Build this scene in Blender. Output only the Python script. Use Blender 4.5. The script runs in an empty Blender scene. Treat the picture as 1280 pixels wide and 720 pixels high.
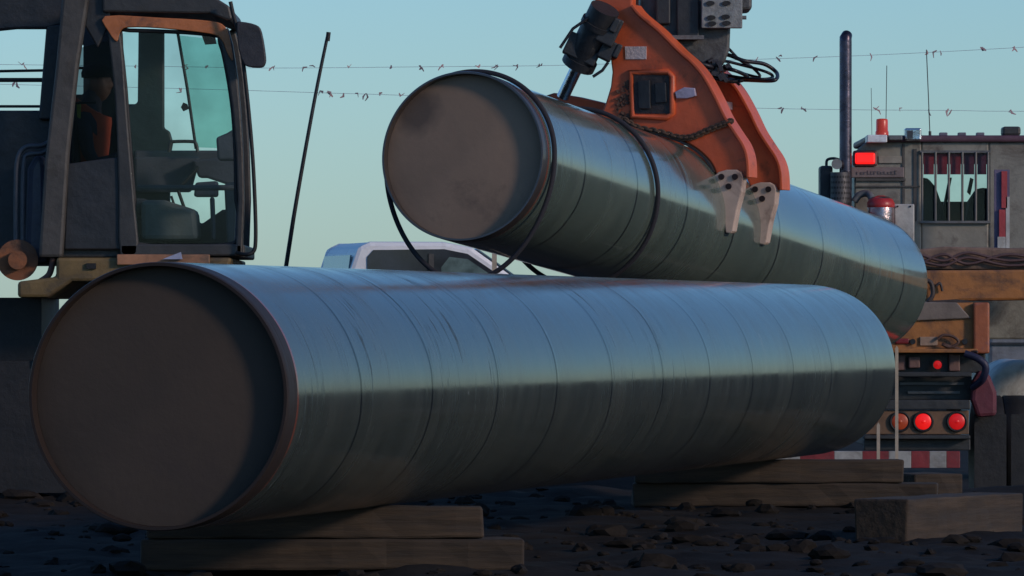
import bpy, bmesh, math, random
from mathutils import Vector, Matrix, noise
random.seed(7)
PI = math.pi
F, HZ, CH = 8000.0, 410.0, 1.6          # focal length in photo pixels, horizon row, camera height
SC = bpy.context.scene
COL = SC.collection

# ---------------------------------------------------------------- camera, sky, sun, exposure
cam_d = bpy.data.cameras.new('camera')
cam = bpy.data.objects.new('camera', cam_d); COL.objects.link(cam)
cam.location = (0, 0, CH); cam.rotation_euler = (PI/2, 0, 0)
cam_d.sensor_width = 36; cam_d.lens = 36*F/1280
cam_d.shift_y = (HZ-360)/1280
cam_d.clip_start = 0.5; cam_d.clip_end = 9000
SC.camera = cam

SUN_EL, SUN_AZ = math.radians(20), math.radians(125)     # azimuth clockwise from +Y
w = bpy.data.worlds.new('World'); SC.world = w; w.use_nodes = True
nt = w.node_tree; nt.nodes.clear()
out = nt.nodes.new('ShaderNodeOutputWorld'); bg = nt.nodes.new('ShaderNodeBackground')
sky = nt.nodes.new('ShaderNodeTexSky'); sky.sky_type = 'NISHITA'; sky.sun_disc = False
sky.sun_elevation = SUN_EL; sky.sun_rotation = SUN_AZ
sky.air_density = 1.0; sky.dust_density = 0.3; sky.ozone_density = 4.0
mx = nt.nodes.new('ShaderNodeMix'); mx.data_type = 'RGBA'; mx.blend_type = 'MULTIPLY'
mx.inputs['Factor'].default_value = 1.0
mx.inputs[7].default_value = (0.70, 0.91, 1.10, 1)
nt.links.new(sky.outputs[0], mx.inputs[6]); nt.links.new(mx.outputs[2], bg.inputs[0])
bg.inputs[1].default_value = 0.11
nt.links.new(bg.outputs[0], out.inputs[0])

sd = bpy.data.lights.new('sun', 'SUN'); sun = bpy.data.objects.new('sun', sd); COL.objects.link(sun)
sdir = Vector((math.sin(SUN_AZ)*math.cos(SUN_EL), math.cos(SUN_AZ)*math.cos(SUN_EL), math.sin(SUN_EL)))
sun.rotation_euler = sdir.to_track_quat('Z', 'Y').to_euler()
sun.location = (12, -10, 12)
sd.energy = 1.7; sd.angle = math.radians(7); sd.color = (1.0, 0.78, 0.62)

SC.view_settings.view_transform = 'Standard'; SC.view_settings.look = 'None'
SC.view_settings.exposure = 0.0; SC.view_settings.gamma = 1.0
SC.view_settings.use_curve_mapping = False
SC.render.engine = 'CYCLES'
SC.cycles.max_bounces = 8; SC.cycles.transparent_max_bounces = 16

# ---------------------------------------------------------------- materials
MATS = {}
def mat(name, col, rough=0.6, metal=0.0, var=0.25, scale=6.0, bump=0.02, dirt=None, dirt_amt=0.5, emit=None, spec=0.5, rvar=0.12):
    if name in MATS: return MATS[name]
    m = bpy.data.materials.new(name); m.use_nodes = True; MATS[name] = m
    n, l = m.node_tree.nodes, m.node_tree.links
    b = n['Principled BSDF']
    tc = n.new('ShaderNodeTexCoord')
    nz = n.new('ShaderNodeTexNoise'); nz.inputs['Scale'].default_value = scale; nz.inputs['Detail'].default_value = 8
    nz.inputs['Roughness'].default_value = 0.62
    l.new(tc.outputs['Object'], nz.inputs['Vector'])
    r = n.new('ShaderNodeValToRGB'); r.color_ramp.elements[0].position = 0.3; r.color_ramp.elements[1].position = 0.7
    c = Vector(col[:3])
    r.color_ramp.elements[0].color = (*(c*(1-var)), 1); r.color_ramp.elements[1].color = (*(c*(1+var)), 1)
    l.new(nz.outputs['Fac'], r.inputs[0])
    src = r.outputs[0]
    if dirt:
        n2 = n.new('ShaderNodeTexNoise'); n2.inputs['Scale'].default_value = scale*0.55; n2.inputs['Detail'].default_value = 10
        n2.inputs['Roughness'].default_value = 0.7; n2.inputs['Distortion'].default_value = 0.6
        l.new(tc.outputs['Object'], n2.inputs['Vector'])
        r2 = n.new('ShaderNodeValToRGB'); r2.color_ramp.elements[0].position = 0.62-0.25*dirt_amt
        r2.color_ramp.elements[1].position = 0.78-0.2*dirt_amt
        l.new(n2.outputs['Fac'], r2.inputs[0])
        k = n.new('ShaderNodeMix'); k.data_type = 'RGBA'
        l.new(r2.outputs[0], k.inputs['Factor']); l.new(src, k.inputs[6]); k.inputs[7].default_value = (*dirt, 1)
        src = k.outputs[2]
    l.new(src, b.inputs['Base Color'])
    mr = n.new('ShaderNodeMapRange'); mr.inputs['To Min'].default_value = max(0.03, rough-rvar); mr.inputs['To Max'].default_value = min(1, rough+rvar)
    l.new(nz.outputs['Fac'], mr.inputs['Value']); l.new(mr.outputs[0], b.inputs['Roughness'])
    b.inputs['Metallic'].default_value = metal
    b.inputs['Specular IOR Level'].default_value = spec
    if bump:
        bp = n.new('ShaderNodeBump'); bp.inputs['Distance'].default_value = bump; bp.inputs['Strength'].default_value = 0.5
        l.new(nz.outputs['Fac'], bp.inputs['Height']); l.new(bp.outputs[0], b.inputs['Normal'])
    if emit:
        b.inputs['Emission Color'].default_value = (*emit[:3], 1); b.inputs['Emission Strength'].default_value = emit[3]
    return m

def glass_mat(name, tint, refl=0.12, rough=0.03):
    m = bpy.data.materials.new(name); m.use_nodes = True
    n, l = m.node_tree.nodes, m.node_tree.links; n.clear()
    o = n.new('ShaderNodeOutputMaterial'); t = n.new('ShaderNodeBsdfTransparent'); g = n.new('ShaderNodeBsdfGlossy')
    mixn = n.new('ShaderNodeMixShader'); lw = n.new('ShaderNodeLayerWeight'); lw.inputs['Blend'].default_value = refl
    g.inputs['Roughness'].default_value = rough; g.inputs['Color'].default_value = (0.85, 0.9, 0.95, 1)
    nz = n.new('ShaderNodeTexNoise'); nz.inputs['Scale'].default_value = 3.5; nz.inputs['Detail'].default_value = 5
    tc = n.new('ShaderNodeTexCoord'); l.new(tc.outputs['Object'], nz.inputs['Vector'])
    r = n.new('ShaderNodeValToRGB'); tv = Vector(tint)
    r.color_ramp.elements[0].position = .3; r.color_ramp.elements[1].position = .7
    r.color_ramp.elements[0].color = (*(tv*0.88), 1); r.color_ramp.elements[1].color = (*tv, 1)
    l.new(nz.outputs['Fac'], r.inputs[0]); l.new(r.outputs[0], t.inputs['Color'])
    l.new(lw.outputs['Fresnel'], mixn.inputs[0]); l.new(t.outputs[0], mixn.inputs[1]); l.new(g.outputs[0], mixn.inputs[2])
    l.new(mixn.outputs[0], o.inputs['Surface'])
    return m

def pipe_mat(name, spacing, phase, cutback, base, scuffs, ior=1.75):
    """glossy green line pipe coating, tape laps every `spacing` metres along local X, bare steel end"""
    m = bpy.data.materials.new(name); m.use_nodes = True
    n, l = m.node_tree.nodes, m.node_tree.links
    b = n['Principled BSDF']
    tc = n.new('ShaderNodeTexCoord'); sp = n.new('ShaderNodeSeparateXYZ'); l.new(tc.outputs['Object'], sp.inputs[0])
    def math_(op, a, c=None, clamp=False):
        q = n.new('ShaderNodeMath'); q.operation = op; q.use_clamp = clamp
        for i, v in enumerate((a, c)):
            if v is None: continue
            if isinstance(v, (int, float)): q.inputs[i].default_value = v
            else: l.new(v, q.inputs[i])
        return q.outputs[0]
    def nse(scale, vec_scale, detail=6, rough=.6, dist=0.0):
        mp = n.new('ShaderNodeMapping'); mp.inputs['Scale'].default_value = vec_scale
        l.new(tc.outputs['Object'], mp.inputs[0])
        q = n.new('ShaderNodeTexNoise'); q.inputs['Scale'].default_value = scale; q.inputs['Detail'].default_value = detail
        q.inputs['Roughness'].default_value = rough; q.inputs['Distortion'].default_value = dist
        l.new(mp.outputs[0], q.inputs['Vector']); return q.outputs['Fac']
    def ramp(v, p0, p1, c0=(0,0,0,1), c1=(1,1,1,1)):
        r = n.new('ShaderNodeValToRGB'); r.color_ramp.elements[0].position = p0; r.color_ramp.elements[1].position = p1
        r.color_ramp.elements[0].color = c0; r.color_ramp.elements[1].color = c1
        l.new(v, r.inputs[0]); return r.outputs[0]
    def mixc(f, a, c):
        k = n.new('ShaderNodeMix'); k.data_type = 'RGBA'
        l.new(f, k.inputs['Factor'])
        for s, v in ((6, a), (7, c)):
            if isinstance(v, tuple): k.inputs[s].default_value = v
            else: l.new(v, k.inputs[s])
        return k.outputs[2]
    X = sp.outputs[0]
    wob = math_('MULTIPLY', math_('SUBTRACT', nse(1.3, (1, 1, 1), 3), .5), .10)
    xx = math_('ADD', math_('ADD', X, wob), -phase)
    # main laps
    fr = math_('SUBTRACT', math_('FRACT', math_('DIVIDE', xx, spacing)), .5)
    ab = math_('MULTIPLY', math_('ABSOLUTE', fr), spacing)
    lap = math_('LESS_THAN', ab, .014)
    # soft ripple beside the lap and broad circumferential streaks
    st1 = nse(1.0, (7.0, .35, .35), 7, .65)
    st2 = nse(1.0, (30.0, 1.2, 1.2), 4, .6)
    blot = nse(1.6, (1, 1, 1), 6, .65)
    c = mixc(ramp(st1, .32, .7), (*[v*.80 for v in base], 1), (*[v*1.22 for v in base], 1))
    c = mixc(ramp(blot, .45, .75), c, (*[v*1.35 for v in (base[0]*1.1, base[1], base[2]*.95)], 1))
    # scuffs, dark drip marks
    sc_ = nse(1.0, (22.0, 1.6, 1.6), 6, .72, .8)
    zone = ramp(nse(.45, (1, 1, 1), 2), .52, .62)
    dr = math_('MULTIPLY', ramp(sc_, .57, .63), zone)
    c = mixc(math_('MULTIPLY', dr, scuffs), c, (.012, .016, .018, 1))
    sc2 = nse(1.0, (16.0, 3.0, 3.0), 5, .7, 1.0)
    c = mixc(math_('MULTIPLY', ramp(sc2, .66, .71), .45), c, (.26, .30, .30, 1))
    sc3 = nse(1.0, (9.0, 1.0, 1.0), 8, .75, .4)
    c = mixc(math_('MULTIPLY', ramp(sc3, .54, .70), .22), c, (.13, .145, .14, 1))
    c = mixc(math_('MULTIPLY', lap, .9), c, (.008, .012, .016, 1))
    # bare steel end, with a rusty line where the coating starts
    xe = math_('ADD', X, math_('MULTIPLY', wob, .15))
    endf = math_('LESS_THAN', xe, cutback)
    rl = math_('MULTIPLY', math_('LESS_THAN', xe, cutback+.022), math_('GREATER_THAN', xe, cutback-.004))
    c = mixc(endf, c, (.030, .022, .020, 1))
    c = mixc(math_('MULTIPLY', rl, ramp(blot, .40, .55)), c, (.20, .05, .03, 1))
    l.new(c, b.inputs['Base Color'])
    mr = n.new('ShaderNodeMapRange'); mr.inputs['To Min'].default_value = .05; mr.inputs['To Max'].default_value = .20
    l.new(st1, mr.inputs['Value'])
    rr = math_('ADD', math_('ADD', math_('ADD', mr.outputs[0], math_('MULTIPLY', ramp(blot, .4, .7), .10)), math_('MULTIPLY', dr, .3)), math_('MULTIPLY', endf, .35))
    l.new(rr, b.inputs['Roughness'])
    b.inputs['IOR'].default_value = ior
    b.inputs['Coat Weight'].default_value = .55 if ior > 2 else 0; b.inputs['Coat Roughness'].default_value = .10; b.inputs['Coat IOR'].default_value = 1.6
    l.new(math_('SUBTRACT', math_('SUBTRACT', .5, math_('MULTIPLY', endf, .3)), math_('MULTIPLY', lap, .42), True), b.inputs['Specular IOR Level'])
    hgt = math_('ADD', math_('MULTIPLY', math_('SUBTRACT', .05, ab, True), .10), math_('MULTIPLY', st2, .006))
    hgt = math_('ADD', hgt, math_('MULTIPLY', blot, .012))
    bp = n.new('ShaderNodeBump'); bp.inputs['Distance'].default_value = .25; bp.inputs['Strength'].default_value = .30
    l.new(hgt, bp.inputs['Height']); l.new(bp.outputs[0], b.inputs['Normal'])
    return m

ORANGE = mat('orange_paint', (.64, .115, .04), .42, dirt=(.07, .035, .022), dirt_amt=.35, var=.18, scale=3.5)
ORANGE_D = mat('orange_paint_dull', (.36, .145, .04), .55, dirt=(.10, .05, .03), dirt_amt=.6, var=.2)
YELLOW_D = mat('ochre_paint', (.16, .105, .04), .6, dirt=(.05, .04, .03), dirt_amt=.6)
DARK = mat('dark_steel', (.022, .024, .028), .5, dirt=(.05, .04, .035), dirt_amt=.2)
DGREY = mat('dark_grey_paint', (.040, .040, .040), .5, dirt=(.05, .04, .03), dirt_amt=.3)
GREY = mat('grey_paint', (.13, .135, .14), .5, dirt=(.06, .05, .04), dirt_amt=.4)
BLACK = mat('black_rubber', (.012, .012, .013), .6)
SEAT = mat('seat_cloth', (.025, .028, .04), .9)
CHROME = mat('worn_chrome', (.55, .56, .58), .22, metal=1.0, var=.1)
TAN = mat('tan_cab_paint', (.235, .225, .19), .5, dirt=(.10, .08, .065), dirt_amt=.45, var=.12)
PALE = mat('pale_sheet', (.42, .42, .40), .5, dirt=(.2, .17, .14), dirt_amt=.4)
WHITE = mat('white_paint', (.72, .74, .78), .35, var=.05, dirt=(.4, .38, .36), dirt_amt=.2)
BONE = mat('worn_tooth_steel', (.56, .42, .34), .5, var=.14, scale=7, dirt=(.22, .14, .11), dirt_amt=.4, bump=.006)
ROPE = mat('sling_rope', (.018, .017, .024), .8, scale=60, bump=.01)
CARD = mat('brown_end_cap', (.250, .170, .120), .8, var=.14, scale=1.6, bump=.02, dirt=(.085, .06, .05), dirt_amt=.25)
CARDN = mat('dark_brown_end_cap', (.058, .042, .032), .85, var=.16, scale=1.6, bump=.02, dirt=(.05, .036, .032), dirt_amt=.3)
WOOD = mat('rough_timber', (.046, .031, .020), .9, var=.6, scale=9, dirt=(.035, .027, .022), dirt_amt=.55, bump=.03)
WOODP = mat('pale_lath', (.40, .34, .27), .8)
REDP = mat('red_plastic', (.42, .03, .03), .35)
REDF = mat('red_film', (.16, .02, .03), .4)
STICK = mat('pale_sticker', (.62, .50, .48), .5, var=.12, scale=40)
HIVIS = mat('hivis_orange', (.62, .10, .04), .85)
HIYEL = mat('hivis_yellow', (.38, .40, .06), .8)
SKIN = mat('skin', (.20, .11, .08), .6, var=.08)
CLOTH = mat('dark_work_cloth', (.03, .035, .05), .9)
HOSE = mat('hydraulic_hose', (.014, .013, .018), .45)
PURP = mat('oxide_trim', (.10, .05, .07), .5)
GLASS = glass_mat('cab_glass', (.90, .97, .96), .20)
GLASST = glass_mat('tinted_screen_glass', (.68, .87, .83), .12)
GLASSR = glass_mat('dimming_rear_glass', (.55, .60, .62), .12)  # tint put in as shade, to dim the operator behind it
GLASSD = glass_mat('dark_vehicle_glass', (.10, .13, .15), .35)
LRED = mat('lit_red_lens', (.5, .01, .01), .4, emit=(1, .012, .01, 1.2), bump=0)
LTAIL = mat('lit_tail_lens', (.4, .01, .01), .35, emit=(1, .012, .01, .6), bump=0)
LRED2 = mat('dim_red_lens', (.4, .01, .01), .4, emit=(1, .012, .015, .32), bump=0)
LORG = mat('amber_lens', (.35, .06, .02), .4, emit=(1, .1, .03, .06), bump=0)

def add_stain(m, centre, rad, col):
    n, l = m.node_tree.nodes, m.node_tree.links; b = n['Principled BSDF']; src = b.inputs['Base Color'].links[0].from_socket
    tc = n.new('ShaderNodeTexCoord'); vd = n.new('ShaderNodeVectorMath'); vd.operation = 'DISTANCE'; vd.inputs[1].default_value = centre
    l.new(tc.outputs['Object'], vd.inputs[0]); nz = n.new('ShaderNodeTexNoise'); nz.inputs['Scale'].default_value = 9; l.new(tc.outputs['Object'], nz.inputs['Vector'])
    ad = n.new('ShaderNodeMath'); ad.operation = 'MULTIPLY_ADD'; l.new(nz.outputs['Fac'], ad.inputs[0]); ad.inputs[1].default_value = .12; l.new(vd.outputs['Value'], ad.inputs[2])
    mr = n.new('ShaderNodeMapRange'); mr.inputs['From Min'].default_value = rad; mr.inputs['From Max'].default_value = rad+.10; mr.inputs['To Min'].default_value = .6; mr.inputs['To Max'].default_value = 0
    l.new(ad.outputs[0], mr.inputs['Value']); k = n.new('ShaderNodeMix'); k.data_type = 'RGBA'
    l.new(mr.outputs[0], k.inputs['Factor']); l.new(src, k.inputs[6]); k.inputs[7].default_value = (*col, 1); l.new(k.outputs[2], b.inputs['Base Color'])
add_stain(CARD, (.08, .33, .30), .15, (.03, .026, .028))
def grain(m):
    n, l = m.node_tree.nodes, m.node_tree.links
    mp = n.new('ShaderNodeMapping'); mp.inputs['Scale'].default_value = (.18, 2.2, 2.2)
    tc = n.new('ShaderNodeTexCoord'); l.new(tc.outputs['Object'], mp.inputs[0])
    for q in n:
        if q.type == 'TEX_NOISE': l.new(mp.outputs[0], q.inputs['Vector'])
grain(WOOD)

# ---------------------------------------------------------------- mesh helpers
def U(px, py, Y):
    """a point of the place, Y metres out, from its row and column in the photograph (1280x720)"""
    return Vector(((px-640)*Y/F, Y, CH-(py-HZ)*Y/F))

class MB:
    def __init__(s): s.v, s.f, s.sm, s.st = [], [], [], []
    def add(s, vs, fs, smooth=False):
        o = len(s.v); s.v += [Vector(v) for v in vs]
        s.f += [tuple(i+o for i in f) for f in fs]; s.sm += [smooth]*len(fs); return s
    def box(s, c, d, M=None):
        s.st.append((len(s.v), len(s.f)))
        c = Vector(c); x, y, z = [q/2 for q in d]
        vs = [Vector((a, b_, g)) for a in (-x, x) for b_ in (-y, y) for g in (-z, z)]
        if M: vs = [M @ v for v in vs]
        return s.add([c+v for v in vs], [(0,1,3,2),(4,6,7,5),(0,4,5,1),(2,3,7,6),(0,2,6,4),(1,5,7,3)])
    def bb(s, a, b_):
        a, b_ = Vector(a), Vector(b_); return s.box((a+b_)/2, [abs(q) for q in (b_-a)])
    def pbox(s, x0, y0, x1, y1, Y, d):
        """box: pixel rectangle at front distance Y, d metres deep"""
        a, b_ = U(x0, y0, Y), U(x1, y1, Y); b_.y = Y+d; return s.bb(a, b_)
    def prism(s, pts, Y, d, slope=0.0, x0=None):
        """outline in pixels at distance Y, real thickness d; slope turns the plane (dY/dX)"""
        s.st.append((len(s.v), len(s.f)))
        fr = []
        for px, py in pts:
            if slope:
                xr = U(x0, 0, Y).x; k = (px-640)/F
                YY = (Y-slope*xr)/(1-slope*k); fr.append(U(px, py, YY))
            else: fr.append(U(px, py, Y))
        nrm = Vector((-slope, 1, 0)).normalized()
        n_ = len(fr); vs = fr+[p+nrm*d for p in fr]
        fs = [tuple(range(n_)), tuple(range(2*n_-1, n_-1, -1))]
        fs += [(i, i+n_, (i+1) % n_+n_, (i+1) % n_) for i in range(n_)]
        return s.add(vs, fs)
    def tube(s, pts, r, seg=10, closed=False, caps=True):
        s.st.append((len(s.v), len(s.f)))
        pts = [Vector(p) for p in pts]; n_ = len(pts); rs = r if isinstance(r, (list, tuple)) else [r]*n_
        up = Vector((0, 0, 1)); vs = []; nv = None
        for i, p in enumerate(pts):
            a = pts[(i-1) % n_] if (closed or i > 0) else p; b_ = pts[(i+1) % n_] if (closed or i < n_-1) else p
            t = (b_-a).normalized()
            if nv is None:
                nv = t.cross(up)
                if nv.length < .01: nv = t.cross(Vector((1, 0, 0)))
            else: nv = nv-t*nv.dot(t)
            nv.normalize(); bn = t.cross(nv)
            for k in range(seg):
                q = 2*PI*k/seg; vs.append(p+(nv*math.cos(q)+bn*math.sin(q))*rs[i])
        fs = []
        for i in range(n_ if closed else n_-1):
            j = (i+1) % n_
            for k in range(seg):
                k2 = (k+1) % seg; fs.append((i*seg+k, i*seg+k2, j*seg+k2, j*seg+k))
        s.add(vs, fs, True)
        if caps and not closed:
            s.add(vs[:seg], [tuple(range(seg-1, -1, -1))]); s.add(vs[-seg:], [tuple(range(seg))])
        return s
    def cyl(s, a, b_, r, r2=None, seg=24): return s.tube([a, b_], [r, r if r2 is None else r2], seg)
    def lathe(s, prof, M, seg=32):
        s.st.append((len(s.v), len(s.f)))
        vs = [M @ Vector((r*math.cos(2*PI*k/seg), r*math.sin(2*PI*k/seg), z)) for r, z in prof for k in range(seg)]
        fs = [(i*seg+k, i*seg+(k+1) % seg, (i+1)*seg+(k+1) % seg, (i+1)*seg+k) for i in range(len(prof)-1) for k in range(seg)]
        s.add(vs, fs, True); s.add(vs[:seg], [tuple(range(seg-1, -1, -1))]); s.add(vs[-seg:], [tuple(range(seg))]); return s
    def build(s, name, m, parent=None, bevel=0.0, origin=None):
        """one mesh object; world-space vertices become local to the thing it belongs to"""
        me = bpy.data.meshes.new(name)
        off = Vector(origin) if origin is not None else (Vector(ROOT.get(parent.name, (0, 0, 0))) if parent else Vector((0, 0, 0)))
        me.from_pydata([v-off for v in s.v], [], s.f)
        for p, q in zip(me.polygons, s.sm): p.use_smooth = q
        me.materials.append(m)
        bm = bmesh.new(); bm.from_mesh(me); bmesh.ops.recalc_face_normals(bm, faces=bm.faces); bm.to_mesh(me); bm.free()
        o = bpy.data.objects.new(name, me); COL.objects.link(o)
        if parent: o.parent = parent
        elif origin is not None: o.location = off
        ROOT[o.name] = off
        if bevel:
            md = o.modifiers.new('bevel', 'BEVEL'); md.width = bevel; md.segments = 2; md.limit_method = 'ANGLE'
            md.angle_limit = math.radians(40)
        return o
def each(mb, name, m, parent=None, bevel=0.0):
    """every piece of mb becomes an object of its own"""
    st = mb.st+[(len(mb.v), len(mb.f))]; o = None
    for (v0, f0), (v1, f1) in zip(st, st[1:]):
        q = MB(); q.v = mb.v[v0:v1]; q.f = [tuple(i-v0 for i in f) for f in mb.f[f0:f1]]; q.sm = mb.sm[f0:f1]
        o_ = q.build(name, m, parent, bevel); o = o or o_
    return o
ROOT = {}
def crom(pts, n_=6, closed=False):
    P_ = [Vector(p) for p in pts]; L = len(P_); out = []
    for i in range(L if closed else L-1):
        a = P_[(i-1) % L] if (closed or i > 0) else P_[i]; b_, c = P_[i], P_[(i+1) % L]
        d = P_[(i+2) % L] if (closed or i+2 < L) else c
        for k in range(n_):
            t = k/n_; out.append(.5*((2*b_)+(c-a)*t+(2*a-5*b_+4*c-d)*t*t+(3*b_-a-3*c+d)*t**3))
    if not closed: out.append(P_[-1])
    return out
def tag(o, label=None, cat=None, group=None, kind=None):
    if label: o['label'] = label
    if cat: o['category'] = cat
    if group: o['group'] = group
    if kind: o['kind'] = kind
    return o
def thing(name, loc, label, cat, group=None, rot=None):
    o = bpy.data.objects.new(name, None); COL.objects.link(o); o.location = loc; o.empty_display_size = .2
    if rot is not None: o.rotation_euler = rot
    ROOT[o.name] = Vector(loc) if rot is None else Vector((0, 0, 0))
    return tag(o, label, cat, group)

# ---------------------------------------------------------------- ground
def hgt(x, y):
    def ss(a, b_, t):
        t = max(0, min(1, (t-a)/(b_-a))); return t*t*(3-2*t)
    edge = 42.3+2.6*(1-ss(-1.8, -.6, x))+.35*noise.noise(Vector((x*.9, 3, 0)))
    z = .50*(1-ss(edge, edge+1.3, y))
    z += .50*ss(-1.0, -2.2, -abs(x+1.2)+2.2-2.2)*0
    pk = ss(57, 60, y)*(1-ss(80, 95, y))*(1-ss(2.0, 3.2, abs(x+.9)))
    z += .48*pk
    amp = .05 if y < 60 else .03
    if y < 120:
        p = Vector((x*1.3, y*1.3, .3))
        z += amp*noise.fractal(p, 1.0, 2.1, 5)+.03*abs(noise.noise(Vector((x*7, y*7, 1))))
        # rut ridge in front of the pad's far edge
        z += .035*math.exp(-((y-edge+.4)/.35)**2)*(1+noise.noise(Vector((x*3, 0, 9))))
    return z
def axis(segs):
    out_ = []
    for a, b_, st in segs:
        n_ = max(1, round((b_-a)/st)); out_ += [a+(b_-a)*i/n_ for i in range(n_)]
    return out_+[segs[-1][1]]
xs = axis([(-3000, -400, 650), (-400, -40, 60), (-40, -6, 4), (-6, 6, .085), (6, 40, 4), (40, 400, 60), (400, 3000, 650)])
ys = axis([(-300, 0, 60), (0, 20, 2), (20, 50, .11), (50, 85, .5), (85, 200, 8), (200, 1000, 100), (1000, 5000, 500)])
g = MB(); nx = len(xs)
g.add([(x, y, hgt(x, y)) for y in ys for x in xs],
      [(j*nx+i, j*nx+i+1, (j+1)*nx+i+1, (j+1)*nx+i) for j in range(len(ys)-1) for i in range(nx-1)], True)
GROUND = mat('churned_dirt', (.015, .012, .010), .95, var=.55, scale=2.5, bump=.05, dirt=(.028, .022, .018), dirt_amt=.3, spec=.15)
tag(g.build('ground', GROUND), kind='structure')
cl = MB()
bmi = bmesh.new(); bmesh.ops.create_icosphere(bmi, subdivisions=2, radius=1.0); ico = [v.co.copy() for v in bmi.verts]; icf = [tuple(v.index for v in f.verts) for f in bmi.faces]; bmi.free()
for i in range(1500):
    x, y = random.uniform(-4, 5), random.uniform(27, 46); r = random.choice([.012, .015, .02, .02, .03, .045, .06])*random.uniform(.7, 1.3)
    z = hgt(x, y); sx, sy, sz = random.uniform(.8, 1.6), random.uniform(.8, 1.5), random.uniform(.45, .8); o_ = Vector((i*3.1, i*1.7, 0))
    cl.add([Vector((x, y, z+r*.15))+Vector((v.x*sx, v.y*sy, v.z*sz))*r*(1+.45*noise.noise(v*1.6+o_)) for v in ico], icf)
tag(cl.build('dirt_clods', GROUND), 'loose clods of dark dirt scattered over the churned ground', 'dirt', kind='stuff')

# ---------------------------------------------------------------- the two line pipes
PR = .535
def pipe(name, a, b_, label, spacing, phase, cutback, base, cap_mat, scuffs, recess=.10, ior=1.75):
    a, b_ = Vector(a), Vector(b_); L = (b_-a).length
    xa = (b_-a).normalized(); ya = Vector((0, 0, 1)).cross(xa).normalized(); za = xa.cross(ya)
    R = Matrix((xa, ya, za)).transposed()
    t = thing(name, a, label, 'pipe', 'large coated line pipes', rot=R.to_euler())
    seg = 128
    body = MB()
    def ring(r, x): return [(x, r*math.cos(2*PI*k/seg), r*math.sin(2*PI*k/seg)) for k in range(seg)]
    ri = PR-.016
    rows = [ring(ri, recess+.3), ring(ri, 0), ring(PR-.004, 0), ring(PR-.001, .008)]+[ring(PR-.001, .04*i+.008) for i in range(1, 3)]
    rows += [ring(PR, cutback+.001)]+[ring(PR, cutback+(L-2*cutback)*i/24) for i in range(1, 25)]+[ring(PR-.002, L-cutback+.002), ring(PR-.004, L), ring(ri, L), ring(ri, L-.4)]
    vs = [p for r_ in rows for p in r_]
    fs = [(i*seg+k, i*seg+(k+1) % seg, (i+1)*seg+(k+1) % seg, (i+1)*seg+k) for i in range(len(rows)-1) for k in range(seg)]
    body.add(vs, fs, True)
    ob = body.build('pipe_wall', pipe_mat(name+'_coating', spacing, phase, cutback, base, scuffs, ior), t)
    ob.data.set_sharp_from_angle(angle=math.radians(35)) if hasattr(ob.data, 'set_sharp_from_angle') else None
    for x in (recess, L-recess):
        c = MB(); s0 = -1 if x < L/2 else 1
        prof = [(ri-.001, 0), (ri-.03, .004), (ri*.7, .010), (ri*.35, .014), (.02, .016)]
        vs = [(x+s0*z, r*math.cos(2*PI*k/seg), r*math.sin(2*PI*k/seg)) for r, z in prof for k in range(seg)]
        fs = [(i*seg+k, i*seg+(k+1) % seg, (i+1)*seg+(k+1) % seg, (i+1)*seg+k) for i in range(len(prof)-1) for k in range(seg)]
        fs.append(tuple(range((len(prof)-1)*seg, len(prof)*seg)))
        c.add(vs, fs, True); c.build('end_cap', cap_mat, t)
    return t, R, L
A0, A1 = (-1.408, 25.4, 1.328), (1.894, 40.4, 1.337)
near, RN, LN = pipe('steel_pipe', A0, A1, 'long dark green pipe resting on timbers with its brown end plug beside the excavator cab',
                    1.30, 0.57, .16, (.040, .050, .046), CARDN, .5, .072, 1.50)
B0, B1 = Vector((-.312, 40.0, 2.675)), Vector((2.66, 48.9, 1.936))
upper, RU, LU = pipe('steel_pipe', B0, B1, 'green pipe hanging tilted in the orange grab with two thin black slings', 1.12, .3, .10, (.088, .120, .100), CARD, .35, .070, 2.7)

# rope slings on the hanging pipe (they hang on it, so they are things of their own)
def sling(s_top, s_bot, slack, side, label, r=.020, wrap=.0, lift=0.0):
    pts = []
    N = 96
    for i in range(N):
        th = 2*PI*i/N; c = math.cos(th)                # th = 0 at the top
        low = max(0, -c)**1.3
        rr = PR+r+.004+slack*low
        s_ = s_top+(s_bot-s_top)*(1-c)/2
        y = -math.sin(th)*(PR+r+.004+slack*.25*low); z = c*rr
        if side: y += side*low*slack
        z -= lift*low
        pts.append(B0+RU @ Vector((s_, y, z)))
    o0 = pts[0].copy(); m = MB()
    m.tube(crom(pts, 2, True), r, 10, closed=True)
    o = m.build('rope_sling', ROPE, origin=o0)
    tag(o, label, 'rope', 'black slings on the hanging pipe')
    return o
sling(.20, .12, .22, -.0, 'thin black sling hanging slack below the plugged near end of the raised pipe', .016)
sling(2.30, 2.42, .055, 0, 'thin black sling snug round the raised pipe between its plugged end and the grab', .016)

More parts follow.
